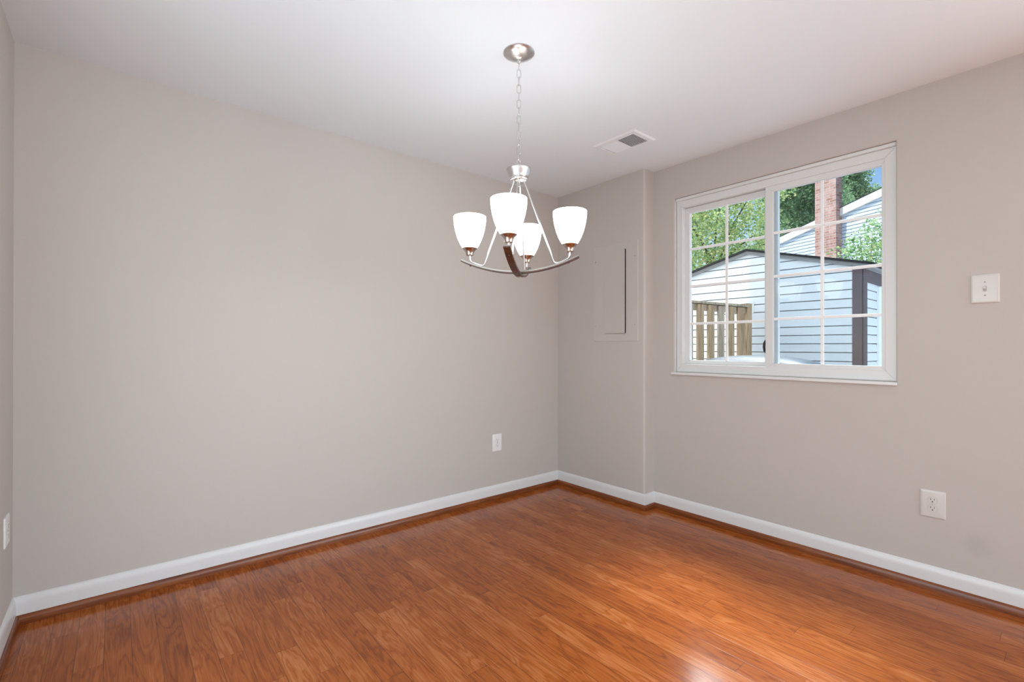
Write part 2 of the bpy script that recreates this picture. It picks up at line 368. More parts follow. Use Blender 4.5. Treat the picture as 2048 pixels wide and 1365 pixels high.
# ------------------------------------------------------------------ mesh helpers
class MB:
    def __init__(self): self.v = []; self.f = []
    def quad(self, a, b, c, d):
        n = len(self.v); self.v += [tuple(a), tuple(b), tuple(c), tuple(d)]; self.f.append((n, n + 1, n + 2, n + 3))
    def poly(self, pts):
        n = len(self.v); self.v += [tuple(p) for p in pts]; self.f.append(tuple(range(n, n + len(pts))))
    def box(self, x0, x1, y0, y1, z0, z1, T=None, b=0.0):
        """box, optionally with chamfered edges b"""
        if b <= 0:
            p = [(x, y, z) for x in (x0, x1) for y in (y0, y1) for z in (z0, z1)]
            fs = [(0, 1, 3, 2), (4, 6, 7, 5), (0, 4, 5, 1), (2, 3, 7, 6), (0, 2, 6, 4), (1, 5, 7, 3)]
            self.add(p, fs, T); return
        lo = (x0, y0, z0); hi = (x1, y1, z1); p = []; idx = {}
        for sx in (0, 1):
            for sy in (0, 1):
                for sz in (0, 1):
                    s = (sx, sy, sz)
                    for ax in range(3):
                        q = [(hi[i] - b if s[i] else lo[i] + b) for i in range(3)]
                        q[ax] = hi[ax] if s[ax] else lo[ax]
                        idx[(s, ax)] = len(p); p.append(tuple(q))
        fs = []
        for ax in range(3):
            a1, a2 = (ax + 1) % 3, (ax + 2) % 3
            for sv in (0, 1):
                loop = []
                for (i, j) in ((0, 0), (1, 0), (1, 1), (0, 1)):
                    s = [0, 0, 0]; s[ax] = sv; s[a1] = i; s[a2] = j; loop.append(idx[(tuple(s), ax)])
                fs.append(tuple(loop) if sv else tuple(loop[::-1]))
        for ax in range(3):       # edges along ax
            a1, a2 = (ax + 1) % 3, (ax + 2) % 3
            for i in (0, 1):
                for j in (0, 1):
                    s0 = [0, 0, 0]; s0[a1] = i; s0[a2] = j; s1 = list(s0); s1[ax] = 1
                    q = [idx[(tuple(s0), a1)], idx[(tuple(s1), a1)], idx[(tuple(s1), a2)], idx[(tuple(s0), a2)]]
                    fs.append(tuple(q) if (i == j) == False else tuple(q[::-1]))
        for sx in (0, 1):
            for sy in (0, 1):
                for sz in (0, 1):
                    s = (sx, sy, sz); q = [idx[(s, 0)], idx[(s, 1)], idx[(s, 2)]]
                    fs.append(tuple(q) if (sx + sy + sz) % 2 == 1 else tuple(q[::-1]))
        self.add(p, fs, T)
    def add(self, p, fs, T=None):
        n = len(self.v)
        if T is not None: p = [tuple(T @ Vector(q)) for q in p]
        self.v += [tuple(q) for q in p]; self.f += [tuple(i + n for i in f) for f in fs]
    def lathe(self, prof, seg=32, c=(0, 0, 0), T=None, closed=False):
        """prof: list of (r, z)"""
        p = []; fs = []; rings = []
        for (r, z) in prof:
            if r < 1e-6:
                rings.append([len(p)]); p.append((c[0], c[1], c[2] + z))
            else:
                rings.append(list(range(len(p), len(p) + seg)))
                for k in range(seg):
                    a = 2 * PI * k / seg; p.append((c[0] + r * math.cos(a), c[1] + r * math.sin(a), c[2] + z))
        prs = list(zip(rings, rings[1:]))
        if closed: prs.append((rings[-1], rings[0]))
        for A, B in prs:
            for k in range(seg):
                k2 = (k + 1) % seg
                if len(A) == 1 and len(B) == 1: continue
                if len(A) == 1: fs.append((A[0], B[k2], B[k]))
                elif len(B) == 1: fs.append((A[k], A[k2], B[0]))
                else: fs.append((A[k], A[k2], B[k2], B[k]))
        self.add(p, fs, T)
    def tube(self, pts, r, seg=10, closed=False, T=None, r1=None):
        pts = [Vector(q) for q in pts]; n = len(pts); p = []; fs = []
        up = None
        for i in range(n):
            if closed: tan = (pts[(i + 1) % n] - pts[i - 1]).normalized()
            else: tan = (pts[min(i + 1, n - 1)] - pts[max(i - 1, 0)]).normalized()
            if up is None:
                up = Vector((0, 0, 1)) if abs(tan.z) < 0.9 else Vector((1, 0, 0))
            up = (up - tan * up.dot(tan)).normalized(); sd_ = tan.cross(up)
            rr = r if r1 is None else r + (r1 - r) * i / (n - 1)
            for k in range(seg):
                a = 2 * PI * k / seg; p.append(tuple(pts[i] + up * (rr * math.cos(a)) + sd_ * (rr * math.sin(a))))
        for i in range(n if closed else n - 1):
            j = (i + 1) % n
            for k in range(seg):
                k2 = (k + 1) % seg; fs.append((i * seg + k, i * seg + k2, j * seg + k2, j * seg + k))
        if not closed:
            fs.append(tuple(range(seg))[::-1]); fs.append(tuple((n - 1) * seg + k for k in range(seg)))
        self.add(p, fs, T)
    def prism(self, poly, a, b, axis):
        """poly: 2-D points, extruded from a to b along axis ('x','y','z')"""
        def mk(q, t):
            return {'x': (t, q[0], q[1]), 'y': (q[0], t, q[1]), 'z': (q[0], q[1], t)}[axis]
        n = len(poly); p = [mk(q, a) for q in poly] + [mk(q, b) for q in poly]
        fs = [tuple(range(n))[::-1], tuple(range(n, 2 * n))] + [(i, (i + 1) % n, n + (i + 1) % n, n + i) for i in range(n)]
        self.add(p, fs)
    def build(self, name, mat, parent=None, smooth=False, loc=None, fix=True):
        me = bpy.data.meshes.new(name)
        me.from_pydata(self.v, [], self.f)
        if fix:
            import bmesh
            bm = bmesh.new(); bm.from_mesh(me)
            bmesh.ops.recalc_face_normals(bm, faces=bm.faces)
            bm.to_mesh(me); bm.free()
        me.materials.append(mat)
        if smooth:
            me.polygons.foreach_set('use_smooth', [True] * len(me.polygons))
            me.set_sharp_from_angle(angle=math.radians(38))
        me.update()
        o = bpy.data.objects.new(name, me); C.objects.link(o)
        if parent is not None: o.parent = parent
        if loc is not None: o.location = loc
        return o

def tag(o, label=None, cat=None, group=None, kind=None):
    if label: o['label'] = label
    if cat: o['category'] = cat
    if group: o['group'] = group
    if kind: o['kind'] = kind
    return o

def thing(name, label, cat, loc=(0, 0, 0), rotz=0.0, group=None):
    o = bpy.data.objects.new(name, None); C.objects.link(o)
    o.empty_display_size = 0.05
    o.location = loc; o.rotation_euler = (0, 0, rotz)
    return tag(o, label, cat, group)

def struct(o, label, cat):
    return tag(o, label, cat, kind='structure')

# ------------------------------------------------------------------ room shell
mb = MB(); mb.box(XL - 0.15, D + 0.2, YMIN - 0.15, 0.15, -0.12, 0.0)
struct(mb.build('floor', M['floor']), 'reddish brown oak strip floor running along the window wall', 'floor')
mb = MB(); mb.box(XL - 0.15, D + 0.2, YMIN - 0.15, 0.15, H, H + 0.16)
struct(mb.build('ceiling', M['ceiling']), 'smooth white painted ceiling', 'ceiling')
mb = MB(); mb.box(XL - 0.15, 0.1, 0.0, 0.15, 0, H)
struct(mb.build('wall_back', M['wall']), 'long blank greige wall behind the chandelier', 'wall')
mb = MB(); mb.box(XL - 0.15, XL, -1.1, 0.0, 0, H); mb.box(XL - 0.15, XL, YMIN - 0.15, -2.8, 0, H); mb.box(XL - 0.15, XL, -2.8, -1.1, 2.12, H)  # gap in the wall made up to hold the left fill lamp
struct(mb.build('wall_left', M['wall']), 'sliver of greige wall at the left edge', 'wall')
mb = MB()
DX0, DX1, DZ1 = -2.0, 0.08, 2.22  # invented opening that holds the rear fill lamp
mb.box(XL, DX0, YMIN - 0.15, YMIN, 0, H); mb.box(DX1, D + 0.2, YMIN - 0.15, YMIN, 0, H); mb.box(DX0, DX1, YMIN - 0.15, YMIN, DZ1, H)
struct(mb.build('wall_front', M['wall']), 'greige wall behind the camera with a wide opening added for a fill lamp', 'wall')

# window wall with a hole and chamfered reveal
HY0, HY1, HZ0, HZ1 = -2.2645, -1.0310, 0.985, 2.2060
mb = MB()
def ring(mbx, x_a, ra, x_b, rb):
    (a0, a1, a2, a3), (b0, b1, b2, b3) = ra, rb
    A = [(x_a, a0, a2), (x_a, a1, a2), (x_a, a1, a3), (x_a, a0, a3)]
    B = [(x_b, b0, b2), (x_b, b1, b2), (x_b, b1, b3), (x_b, b0, b3)]
    for i in range(4):
        j = (i + 1) % 4; mbx.quad(A[i], A[j], B[j], B[i])
out_r = (-3.9, YP, 0.0, H); ch = 0.005
h1 = (HY0 - ch, HY1 + ch, HZ0 - ch, HZ1 + ch); h0 = (HY0, HY1, HZ0, HZ1)
ring(mb, D, out_r, D, h1); ring(mb, D, h1, D + ch, h0); ring(mb, D + ch, h0, D + 0.2, h0); ring(mb, D + 0.2, h0, D + 0.2, out_r)
ring(mb, D + 0.2, out_r, D, out_r)
mb.box(D, D + 0.2, YMIN - 0.15, -6.1, 0, H); mb.box(D, D + 0.2, -6.1, -3.9, 2.14, H)  # opening added for the right fill lamp
struct(mb.build('wall_right', M['wallsmudge']), 'greige wall around the window on the right', 'wall')

# pier with the electrical panel recess and a bullnosed corner
RY0, RY1, RZ0, RZ1 = -0.706, -0.500, 1.266, 1.894
mb = MB()
mb.box(0, D + 0.2, RY1, 0.0, 0, H); mb.box(0, D + 0.2, RY0, RY1, 0, RZ0); mb.box(0, D + 0.2, RY0, RY1, RZ1, H)
mb.box(0.014, D + 0.2, RY0, RY1, RZ0, RZ1)
rr = 0.016
pp = [(D + 0.2, RY0), (0, RY0)] + [(rr - rr * math.cos(a), YP + rr - rr * math.sin(a)) for a in [PI / 2 * k / 6 for k in range(7)]] + [(D + 0.2, YP)]
mb.prism(pp, 0, H, 'z')
struct(mb.build('wall_pier', M['wall'], smooth=True), 'shallow greige wall pier left of the window holding the panel', 'wall')

# baseboards and wooden shoe moulding, mitred per wall
path = [Vector((XL, -1.1)), Vector((XL, 0)), Vector((0, 0)), Vector((0, YP)), Vector((D, YP)), Vector((D, -3.9))]
def offs(i, o):
    def nrm(a, b):
        d = (b - a).normalized(); return Vector((d.y, -d.x))
    p = path[i]
    if i == 0: return p + nrm(path[0], path[1]) * o
    if i == len(path) - 1: return p + nrm(path[-2], path[-1]) * o
    n1 = nrm(path[i - 1], p); n2 = nrm(p, path[i + 1])
    return p + (n1 + n2) / (1 + n1.dot(n2)) * o
def moulding(i, prof, name, mat):
    mb = MB(); n = len(prof)
    A = [(*offs(i, o), z) for o, z in prof]; B = [(*offs(i + 1, o), z) for o, z in prof]
    mb.add(A + B, [(k, (k + 1) % n, n + (k + 1) % n, n + k) for k in range(n)] + [tuple(range(n)), tuple(range(n, 2 * n))[::-1]])
    return mb.build(name, mat, smooth=True)
base_prof = [(0.0, 0.0), (0.0119, 0.0), (0.0119, 0.078), (0.0112, 0.088), (0.0095, 0.098), (0.0068, 0.1065), (0.0035, 0.112), (0.0, 0.1137)]
shoe_prof = [(0.0119, 0.0), (0.0239, 0.0), (0.0239, 0.010), (0.0236, 0.018), (0.0222, 0.027), (0.0192, 0.034), (0.0155, 0.0375), (0.0119, 0.0384)]
names = [('left', 'at the left edge'), ('back', 'along the long blank wall'), ('pier', 'below the electrical panel'), ('return', 'on the short side of the pier'), ('right', 'below the window')]
for i, (s, where) in enumerate(names):
    o = moulding(i, base_prof, 'baseboard_' + s, M['trim'])
    struct(o, 'white rounded-top baseboard ' + where, 'baseboard')
    o = moulding(i, shoe_prof, 'trim_%d' % (i + 1), M['shoe_y'] if i in (0, 2, 4) else M['shoe_x'])
    struct(o, 'red-brown wooden shoe moulding at the floor ' + where, 'trim')

# ------------------------------------------------------------------ window
win = thing('window_1', 'white vinyl sliding window with grid bars over the yard', 'window', (D, 0, 0))
tag(win, kind='structure')
def frame_rect(mb, x0, x1, y0, y1, z0, z1, wl, wr, wb, wt, b=0.002):
    """mitred rectangular frame: y0<y1; wl = width at the y1 (left in view) side"""
    O = [(y0, z0), (y1, z0), (y1, z1), (y0, z1)]
    I = [(y0 + wr, z0 + wb), (y1 - wl, z0 + wb), (y1 - wl, z1 - wt), (y0 + wr, z1 - wt)]
    for i in range(4):
        j = (i + 1) % 4
        A = [O[i], O[j], I[j], I[i]]
        cen = (sum(a[0] for a in A) / 4, sum(a[1] for a in A) / 4)
        g = 0.0004
        n = 4
        def ins(q, k):   # small inset toward centroid for chamfer / mitre gap
            v = Vector((cen[0] - q[0], cen[1] - q[1])); l = v.length
            return (q[0] + math.copysign(min(k, abs(v.x)), v.x), q[1] + math.copysign(min(k, abs(v.y)), v.y))
        f1 = [ins(q, b) for q in A]
        p = [(x0, *q) for q in f1] + [(x0 + b, *q) for q in A] + [(x1, *q) for q in A]
        fs = [(3, 2, 1, 0), (8, 9, 10, 11)]
        for k in range(4):
            k2 = (k + 1) % 4
            fs += [(k, k2, 4 + k2, 4 + k), (4 + k, 4 + k2, 8 + k2, 8 + k)]
        mb.add(p, fs)
# main frame
mb = MB(); frame_rect(mb, 0.020, 0.110, HY0 + 0.001, HY1 - 0.004, HZ0 + 0.006, HZ1 - 0.022, 0.0475, 0.0485, 0.054, 0.0475)
fr = mb.build('window_frame', M['vinyl'], win)
mb = MB()   # outer jamb rails behind the fixed lite
mb.box(0.062, 0.105, -1.605, HY1 - 0.05, 2.120, 2.140); mb.box(0.062, 0.105, -1.605, HY1 - 0.05, 1.040, 1.056)
mb.build('track', M['vinyl'], win)
mb = MB(); mb.box(0.010, 0.030, HY0 + 0.001, HY1 - 0.001, HZ1 - 0.022, HZ1 - 0.001, b=0.003)
mb.build('head_stop', M['vinyl'], win)
mb = MB(); mb.box(0.004, 0.018, HY1 - 0.004, HY1 - 0.0005, HZ0, HZ1 - 0.02)
mb.build('side_stop', M['vinyl'], win)
# sill (stool)
mb = MB(); mb.box(-0.016, 0.10, HY0 - 0.006, HY1 + 0.020, HZ0 - 0.0145, HZ0 + 0.003, b=0.003)
mb.build('sill', M['trim'], win, smooth=False)
mb = MB(); mb.box(0.014, 0.022, HY0, HY1, HZ0 + 0.003, HZ0 + 0.007)
mb.build('sill_gap', M['screwpaint'], win)
# fixed lite (left in view)
ls = MB(); frame_rect(ls, 0.056, 0.085, -1.640, HY1 - 0.036, 1.040, 2.135, 0.047, 0.028, 0.033, 0.038)
lso = ls.build('fixed_sash', M['vinyl'], win)
mb = MB(); mb.box(0.068, 0.073, -1.62, -1.105, 1.068, 2.102); mb.build('pane', M['glass'], lso)
def muntins(x0, y0, y1, z0, z1, yv, zs, hw, parent):
    mb = MB()
    mb.box(x0, x0 + 0.008, yv - hw, yv + hw, z0, z1, b=0.002)
    for z in zs: mb.box(x0 - 0.001, x0 + 0.007, y0, y1, z - hw, z + hw, b=0.002)
    return mb.build('grid_bars', M['bars'], parent)
muntins(0.0585, -1.615, -1.112, 1.070, 2.100, -1.373, (1.3255, 1.5855, 1.844), 0.0085, lso)
# sliding sash (right in view), on the inner track
rs = MB(); frame_rect(rs, 0.024, 0.050, -2.222, -1.6290, 1.036, 2.138, 0.044, 0.021, 0.030, 0.035)
rso = rs.build('sliding_sash', M['vinyl'], win)
mb = MB(); mb.box(0.042, 0.047, -2.205, -1.668, 1.062, 2.108); mb.build('pane', M['glass2'], rso)
muntins(0.034, -2.204, -1.670, 1.064, 2.106, -1.9285, (1.333, 1.5905, 1.852), 0.0085, rso)
mb = MB(); mb.box(0.050, 0.080, -1.690, -1.668, 1.060, 2.12); mb.build('interlock', M['vinyl'], rso)
mb = MB()
mb.tube([(0.060, -1.618, 1.205), (0.052, -1.612, 1.190), (0.050, -1.610, 1.165), (0.053, -1.613, 1.140), (0.060, -1.618, 1.130)], 0.007, 8)
mb.build('latch', M['lockblack'], rso)
mb = MB(); mb.box(0.052, 0.058, -1.6285, -1.620, 1.93, 1.985, b=0.002); mb.build('catch', M['lockblack'], rso)

# ------------------------------------------------------------------ chandelier
CX, CY = -1.5584, -1.3000
ch_o = thing('chandelier', 'brushed nickel chandelier with four glowing white glass shades hanging by a chain', 'chandelier', (CX, CY, 0))
mb = MB()
mb.lathe([(0, H), (0.0665, H), (0.0675, H - 0.001), (0.0675, H - 0.004), (0.066, H - 0.0055), (0.052, H - 0.0135), (0.038, H - 0.021), (0.024, H - 0.0280), (0.0125, H - 0.033), (0.0115, H - 0.034), (0.0115, H - 0.036), (0.0080, H - 0.037), (0.0075, H - 0.044), (0.005, H - 0.047), (0, H - 0.0475)], 48)
mb.build('canopy', M['nickelspun'], ch_o, smooth=True)
def link_pts(zc, L_, W_, a, tilt=0.0):
    pts = []; h = L_ / 2 - W_ / 2; k = 8
    for i in range(k + 1):
        t = PI * i / k; pts.append((W_ / 2 * math.cos(t), h + W_ / 2 * math.sin(t)))
    for i in range(k + 1):
        t = PI + PI * i / k; pts.append((W_ / 2 * math.cos(t), -h + W_ / 2 * math.sin(t)))
    return [(p[0] * math.cos(a), p[0] * math.sin(a), zc + p[1]) for p in pts]
# chain from the canopy loop to the hub loop
chain_e = bpy.data.objects.new('chain', None); C.objects.link(chain_e); chain_e.parent = ch_o; chain_e.empty_display_size = 0.03
zt, zb = H - 0.041, 1.938
nl = 14; pitch = (zt - zb) / nl
face = math.radians(-39.9)     # in the picture plane as the camera sees it
mb = MB(); mb.tube(link_pts(zt - pitch * 0.2, 0.026, 0.015, face + PI / 2), 0.0016, 8, closed=True); mb.build('hook_loop', M['nickel'], ch_o, smooth=True)
for i in range(nl):
    zc = zt - pitch * (i + 0.55)
    a = face + (PI / 2 if i % 2 == 0 else 0) + random.uniform(-0.25, 0.25)
    mb = MB(); mb.tube(link_pts(zc, pitch + 0.0052, 0.0158, a), 0.0015, 8, closed=True)
    mb.build('link', M['nickel'], chain_e, smooth=True)
mb = MB(); mb.tube(link_pts(1.938, 0.030, 0.018, face + 0.5), 0.0022, 8, closed=True); mb.build('hub_loop', M['nickel'], ch_o, smooth=True)
# hub
mb = MB()
mb.lathe([(0, 1.931), (0.050, 1.931), (0.0535, 1.933), (0.0535, 1.930), (0.049, 1.920), (0.0445, 1.908), (0.0405, 1.899), (0.0405, 1.8955), (0.0385, 1.8945), (0.0385, 1.891), (0.0395, 1.8895), (0.0375, 1.885), (0.0335, 1.882), (0, 1.882)], 48)
hub = mb.build('hub', M['nickelspun'], ch_o, smooth=True)
mb = MB(); mb.lathe([(0.004, 1.884), (0.0075, 1.882), (0.0075, 1.868), (0.010, 1.867), (0.010, 1.863), (0.005, 1.860), (0, 1.859)], 20)
mb.build('finial', M['nickel'], ch_o, smooth=True)
AZ = [math.radians(219.1), math.radians(309.1), math.radians(39.1), math.radians(129.1)]
def rz(a): return Matrix.Rotation(a, 4, 'Z')
def smooth_path(P, rad, n=7):
    P = [Vector(p) for p in P]; out = [P[0]]
    for i in range(1, len(P) - 1):
        a = (P[i - 1] - P[i]); b = (P[i + 1] - P[i]); l = min(rad[i - 1], a.length * 0.48, b.length * 0.48)
        p0 = P[i] + a.normalized() * l; p2 = P[i] + b.normalized() * l
        for k in range(n + 1):
            t = k / n; out.append(p0 * (1 - t) ** 2 + P[i] * 2 * t * (1 - t) + p2 * t * t)
    out.append(P[-1]); return out
BAR_Z = {0: 1.4765, 1: 1.4880}
def bar_zc(r, k): return BAR_Z[k] + (1.548 - BAR_Z[k]) * (r / 0.258) ** 2
for i, a in enumerate(AZ):
    k = i % 2; T = rz(a)
    def top(r): return bar_zc(r, k) + 0.0045 + 0.0042
    pts = smooth_path([(0.021, 0, 1.886), (0.157, 0, top(0.150)), (0.190, 0, top(0.188)), (0.2195, 0, top(0.222) + 0.001), (0.220, 0, 1.570)], [0.03, 0.005, 0.014])
    mb = MB(); mb.tube(pts, 0.0041, 10, T=T)
    arm = mb.build('arm', M['nickel'], ch_o, smooth=True)
    c = T @ Vector((0.220, 0, 0))
    mb = MB(); mb.lathe([(0, 1.5665), (0.0135, 1.5665), (0.0162, 1.5690), (0.0172, 1.5760), (0.0195, 1.5835), (0.0245, 1.5905), (0.031, 1.5960), (0.0335, 1.5985), (0.0325, 1.6000), (0.028, 1.5985), (0, 1.5985)], 32, c=(c.x, c.y, 0))
    mb.build('socket_cup', M['bronze'], arm, smooth=True)
    outer = [(0.0295, 1.5986), (0.0345, 1.6035), (0.0420, 1.6160), (0.0510, 1.6340), (0.0590, 1.6560), (0.0650, 1.6790), (0.0692, 1.7010), (0.0714, 1.7210), (0.0720, 1.7375)]
    inner = [(0.0690, 1.7375), (0.0684, 1.7210), (0.0662, 1.7010), (0.0620, 1.6790), (0.0560, 1.6560), (0.0480, 1.6340), (0.0390, 1.6165), (0.0310, 1.6060), (0.0, 1.6045)]
    mb = MB(); mb.lathe([(0, 1.5986)] + outer + [(0.0712, 1.7387), (0.0698, 1.7387)] + inner, 40, c=(c.x, c.y, 0))
    mb.build('glass_shade', M['opal'], arm, smooth=True)
    bl = bpy.data.lights.new('bulb_light', 'POINT'); bl.energy = BULB; bl.shadow_soft_size = 0.022; bl.color = (0.97, 0.98, 1.0)
    bo = bpy.data.objects.new('bulb_light', bl); C.objects.link(bo); bo.location = (CX + c.x, CY + c.y, 1.672)
for k in (0, 1):
    T = rz(AZ[k]); n = 28; RB = 0.258; wd = 0.0142
    def strip(z_off0, z_off1, shrink=0.0, ext=0.0):
        p = []; fs = []
        for i in range(n + 1):
            r = -(RB + ext) + 2 * (RB + ext) * i / n; z = bar_zc(abs(r), k)
            sl = 2 * (1.548 - BAR_Z[k]) / 0.258 ** 2 * r; nx, nz = -sl / math.hypot(sl, 1), 1 / math.hypot(sl, 1)
            for (y, o_) in ((-wd + shrink, z_off0), (wd - shrink, z_off0), (wd - shrink, z_off1), (-wd + shrink, z_off1)):
                p.append((r + nx * o_, y, z + nz * o_))
        for i in range(n):
            for q in range(4):
                q2 = (q + 1) % 4; fs.append((i * 4 + q, i * 4 + q2, i * 4 + 4 + q2, i * 4 + 4 + q))
        fs += [(3, 2, 1, 0), (n * 4, n * 4 + 1, n * 4 + 2, n * 4 + 3)]
        mb = MB(); mb.add(p, fs, T); return mb
    bar = strip(-0.0020, 0.0045).build('crossbar', M['nickeldim'], ch_o, smooth=True)
    ws = strip(-0.0065, -0.0020, 0.0004, -0.001).build('wood_strip', M['walnut'], bar, smooth=True)
    tag(ws, label='dark walnut strip under the crossbar')
    for s in (-1, 1):
        r = 0.214 * s; z = bar_zc(abs(r), k)
        sl = 2 * (1.548 - BAR_Z[k]) / 0.258 ** 2 * r
        ang = math.atan(sl)
        mb = MB(); mb.lathe([(0, -0.0035), (0.0042, -0.0045), (0.0042, -0.0085), (0.0030, -0.0105), (0, -0.0108)], 14, T=T @ Matrix.Translation((r, 0, z)) @ Matrix.Rotation(-ang, 4, 'Y'))
        mb.build('screw', M['darkscrew'], bar, smooth=True)
mb = MB(); mb.lathe([(0, 1.4725), (0.011, 1.4715), (0.012, 1.469), (0.009, 1.4655), (0, 1.464)], 20); mb.build('bottom_cap', M['nickel'], ch_o, smooth=True)

# ------------------------------------------------------------------ ceiling vent
vent = thing('ceiling_vent', 'white rectangular louvred air vent in the ceiling near the pier', 'vent', (-0.4620, -1.0300, H))
mb = MB()
ox0, ox1, oy0, oy1 = -0.113, 0.113, -0.161, 0.161
gx0, gx1, gy0, gy1 = -0.072, 0.080, -0.122, 0.122
def vring(a, za, b_, zb_):
    A = [(a[0], a[2], za), (a[1], a[2], za), (a[1], a[3], za), (a[0], a[3], za)]; B = [(b_[0], b_[2], zb_), (b_[1], b_[2], zb_), (b_[1], b_[3], zb_), (b_[0], b_[3], zb_)]
    for i in range(4): j = (i + 1) % 4; mb.quad(A[i], A[j], B[j], B[i])
o_r = (ox0, ox1, oy0, oy1); i_r = (ox0 + 0.012, ox1 - 0.012, oy0 + 0.012, oy1 - 0.012); g_r = (gx0, gx1, gy0, gy1)
vring(o_r, 0, i_r, -0.0065); vring(i_r, -0.0065, g_r, -0.0065); vring(g_r, -0.0065, g_r, -0.0002)
mb.build('face_plate', M['ventwhite'], vent, fix=True)
mb = MB(); mb.box(gx0, gx1, gy0, gy1, -0.0006, -0.0002); mb.build('duct', M['ventduct'], vent)
ns = 22
for i in range(ns):
    y = gy0 + 0.004 + (gy1 - gy0 - 0.008) * (i + 0.5) / ns
    near = y < 0
    t = math.radians(48) * (1 if near else -1)
    Tm = Matrix.Translation((0, y, -0.0040)) @ Matrix.Rotation(t, 4, 'X')
    hw = 0.0030 if near else 0.0052
    mb = MB(); mb.box(gx0, gx1, -hw, hw, -0.0005, 0.0005, T=Tm)
    mb.build('louver', M['ventwhite'], vent)
mb = MB(); mb.box(gx0 - 0.002, gx1, -0.005, 0.005, -0.0072, -0.003); mb.build('divider', M['ventwhite'], vent)
mb = MB(); mb.box(gx0 + 0.01, gx0 + 0.055, gy1 + 0.004, gy1 + 0.008, -0.0125, -0.0065, b=0.001); mb.build('lever', M['ventwhite'], vent)
for y in (-0.141, 0.141):
    mb = MB(); mb.lathe([(0, -0.0085), (0.003, -0.008), (0.004, -0.0065)], 10, c=(0.0, y, 0)); mb.build('screw', M['ventwhite'], vent)

# ------------------------------------------------------------------ electrical panel (local: x = out of the wall towards -X world)
pan = thing('electrical_panel', 'greige painted steel breaker panel with its door ajar, on the pier', 'panel', (0, 0, 0))
mb = MB()
PY0, PY1, PZ0, PZ1 = -0.8115, -0.4005, 1.2075, 1.9400
def pring(xa, a, xb, b_):
    A = [(xa, a[0], a[2]), (xa, a[1], a[2]), (xa, a[1], a[3]), (xa, a[0], a[3])]; B = [(xb, b_[0], b_[2]), (xb, b_[1], b_[2]), (xb, b_[1], b_[3]), (xb, b_[0], b_[3])]
    for i in range(4): j = (i + 1) % 4; mb.quad(A[i], A[j], B[j], B[i])
po = (PY0, PY1, PZ0, PZ1); pi_ = (RY0 + 0.001, RY1 - 0.001, RZ0 + 0.001, RZ1 - 0.001)
pc = (PY0 + 0.0025, PY1 - 0.0025, PZ0 + 0.0025, PZ1 - 0.0025)
pring(0.0, po, -0.0035, pc); pring(-0.0035, pc, -0.0035, pi_); pring(-0.0035, pi_, 0.004, pi_)
mb.build('cover', M['panelpaint'], pan, fix=True)
mb = MB(); mb.box(0.010, 0.012, RY0, RY1, RZ0, RZ1)
for i in range(12):
    mb.box(0.006, 0.010, -0.66, -0.61, 1.32 + i * 0.042, 1.357 + i * 0.042); mb.box(0.006, 0.010, -0.60, -0.55, 1.32 + i * 0.042, 1.357 + i * 0.042)
mb.build('breakers', M['dark'], pan)  # shallow backing and breakers coloured as if in the door's shade
# door hinged at the left (y = RY1), swung a few degrees
de = bpy.data.objects.new('door', None)
DT = Matrix.Translation((-0.0045, RY1 - 0.002, 0)) @ Matrix.Rotation(math.radians(-4.2), 4, 'Z')
wd_ = (RY1 - RY0) - 0.005
mb = MB(); mb.box(-0.0016, 0.0, -wd_, 0, RZ0 + 0.002, RZ1 - 0.002, T=DT); mb.box(-0.0016, 0.007, -wd_, -wd_ + 0.0016, RZ0 + 0.002, RZ1 - 0.002, T=DT)
bpy.data.objects.remove(de)
door = mb.build('door', M['panelpaint'], pan)
mb = MB(); mb.box(-0.0042, -0.0016, -wd_ + 0.006, -wd_ + 0.034, 1.560, 1.606, T=DT, b=0.001)
mb.box(-0.0060, -0.0042, -wd_ + 0.010, -wd_ + 0.026, 1.585, 1.598, T=DT)
mb.box(-0.0034, -0.0016, -wd_ + 0.006, -wd_ + 0.030, 1.545, 1.549, T=DT)
mb.build('latch', M['panelpaint'], door)
for z in (1.33, 1.57, 1.83):
    mb = MB(); mb.lathe([(0.0, -0.014), (0.0028, -0.014), (0.0028, 0.014), (0, 0.014)], 8, c=(-0.0045, RY1 - 0.001, z)); mb.build('hinge', M['panelpaint'], pan)
for (y, z) in ((-0.417, 1.829), (-0.785, 1.829), (-0.417, 1.327), (-0.785, 1.327)):
    mb = MB(); mb.lathe([(0, 0.0045), (0.004, 0.0042), (0.0058, 0.002), (0.006, 0)], 12, T=Matrix.Translation((-0.0035, y, z)) @ Matrix.Rotation(math.radians(-90), 4, 'Y'))
    mb.build('screw', M['screwpaint'], pan)

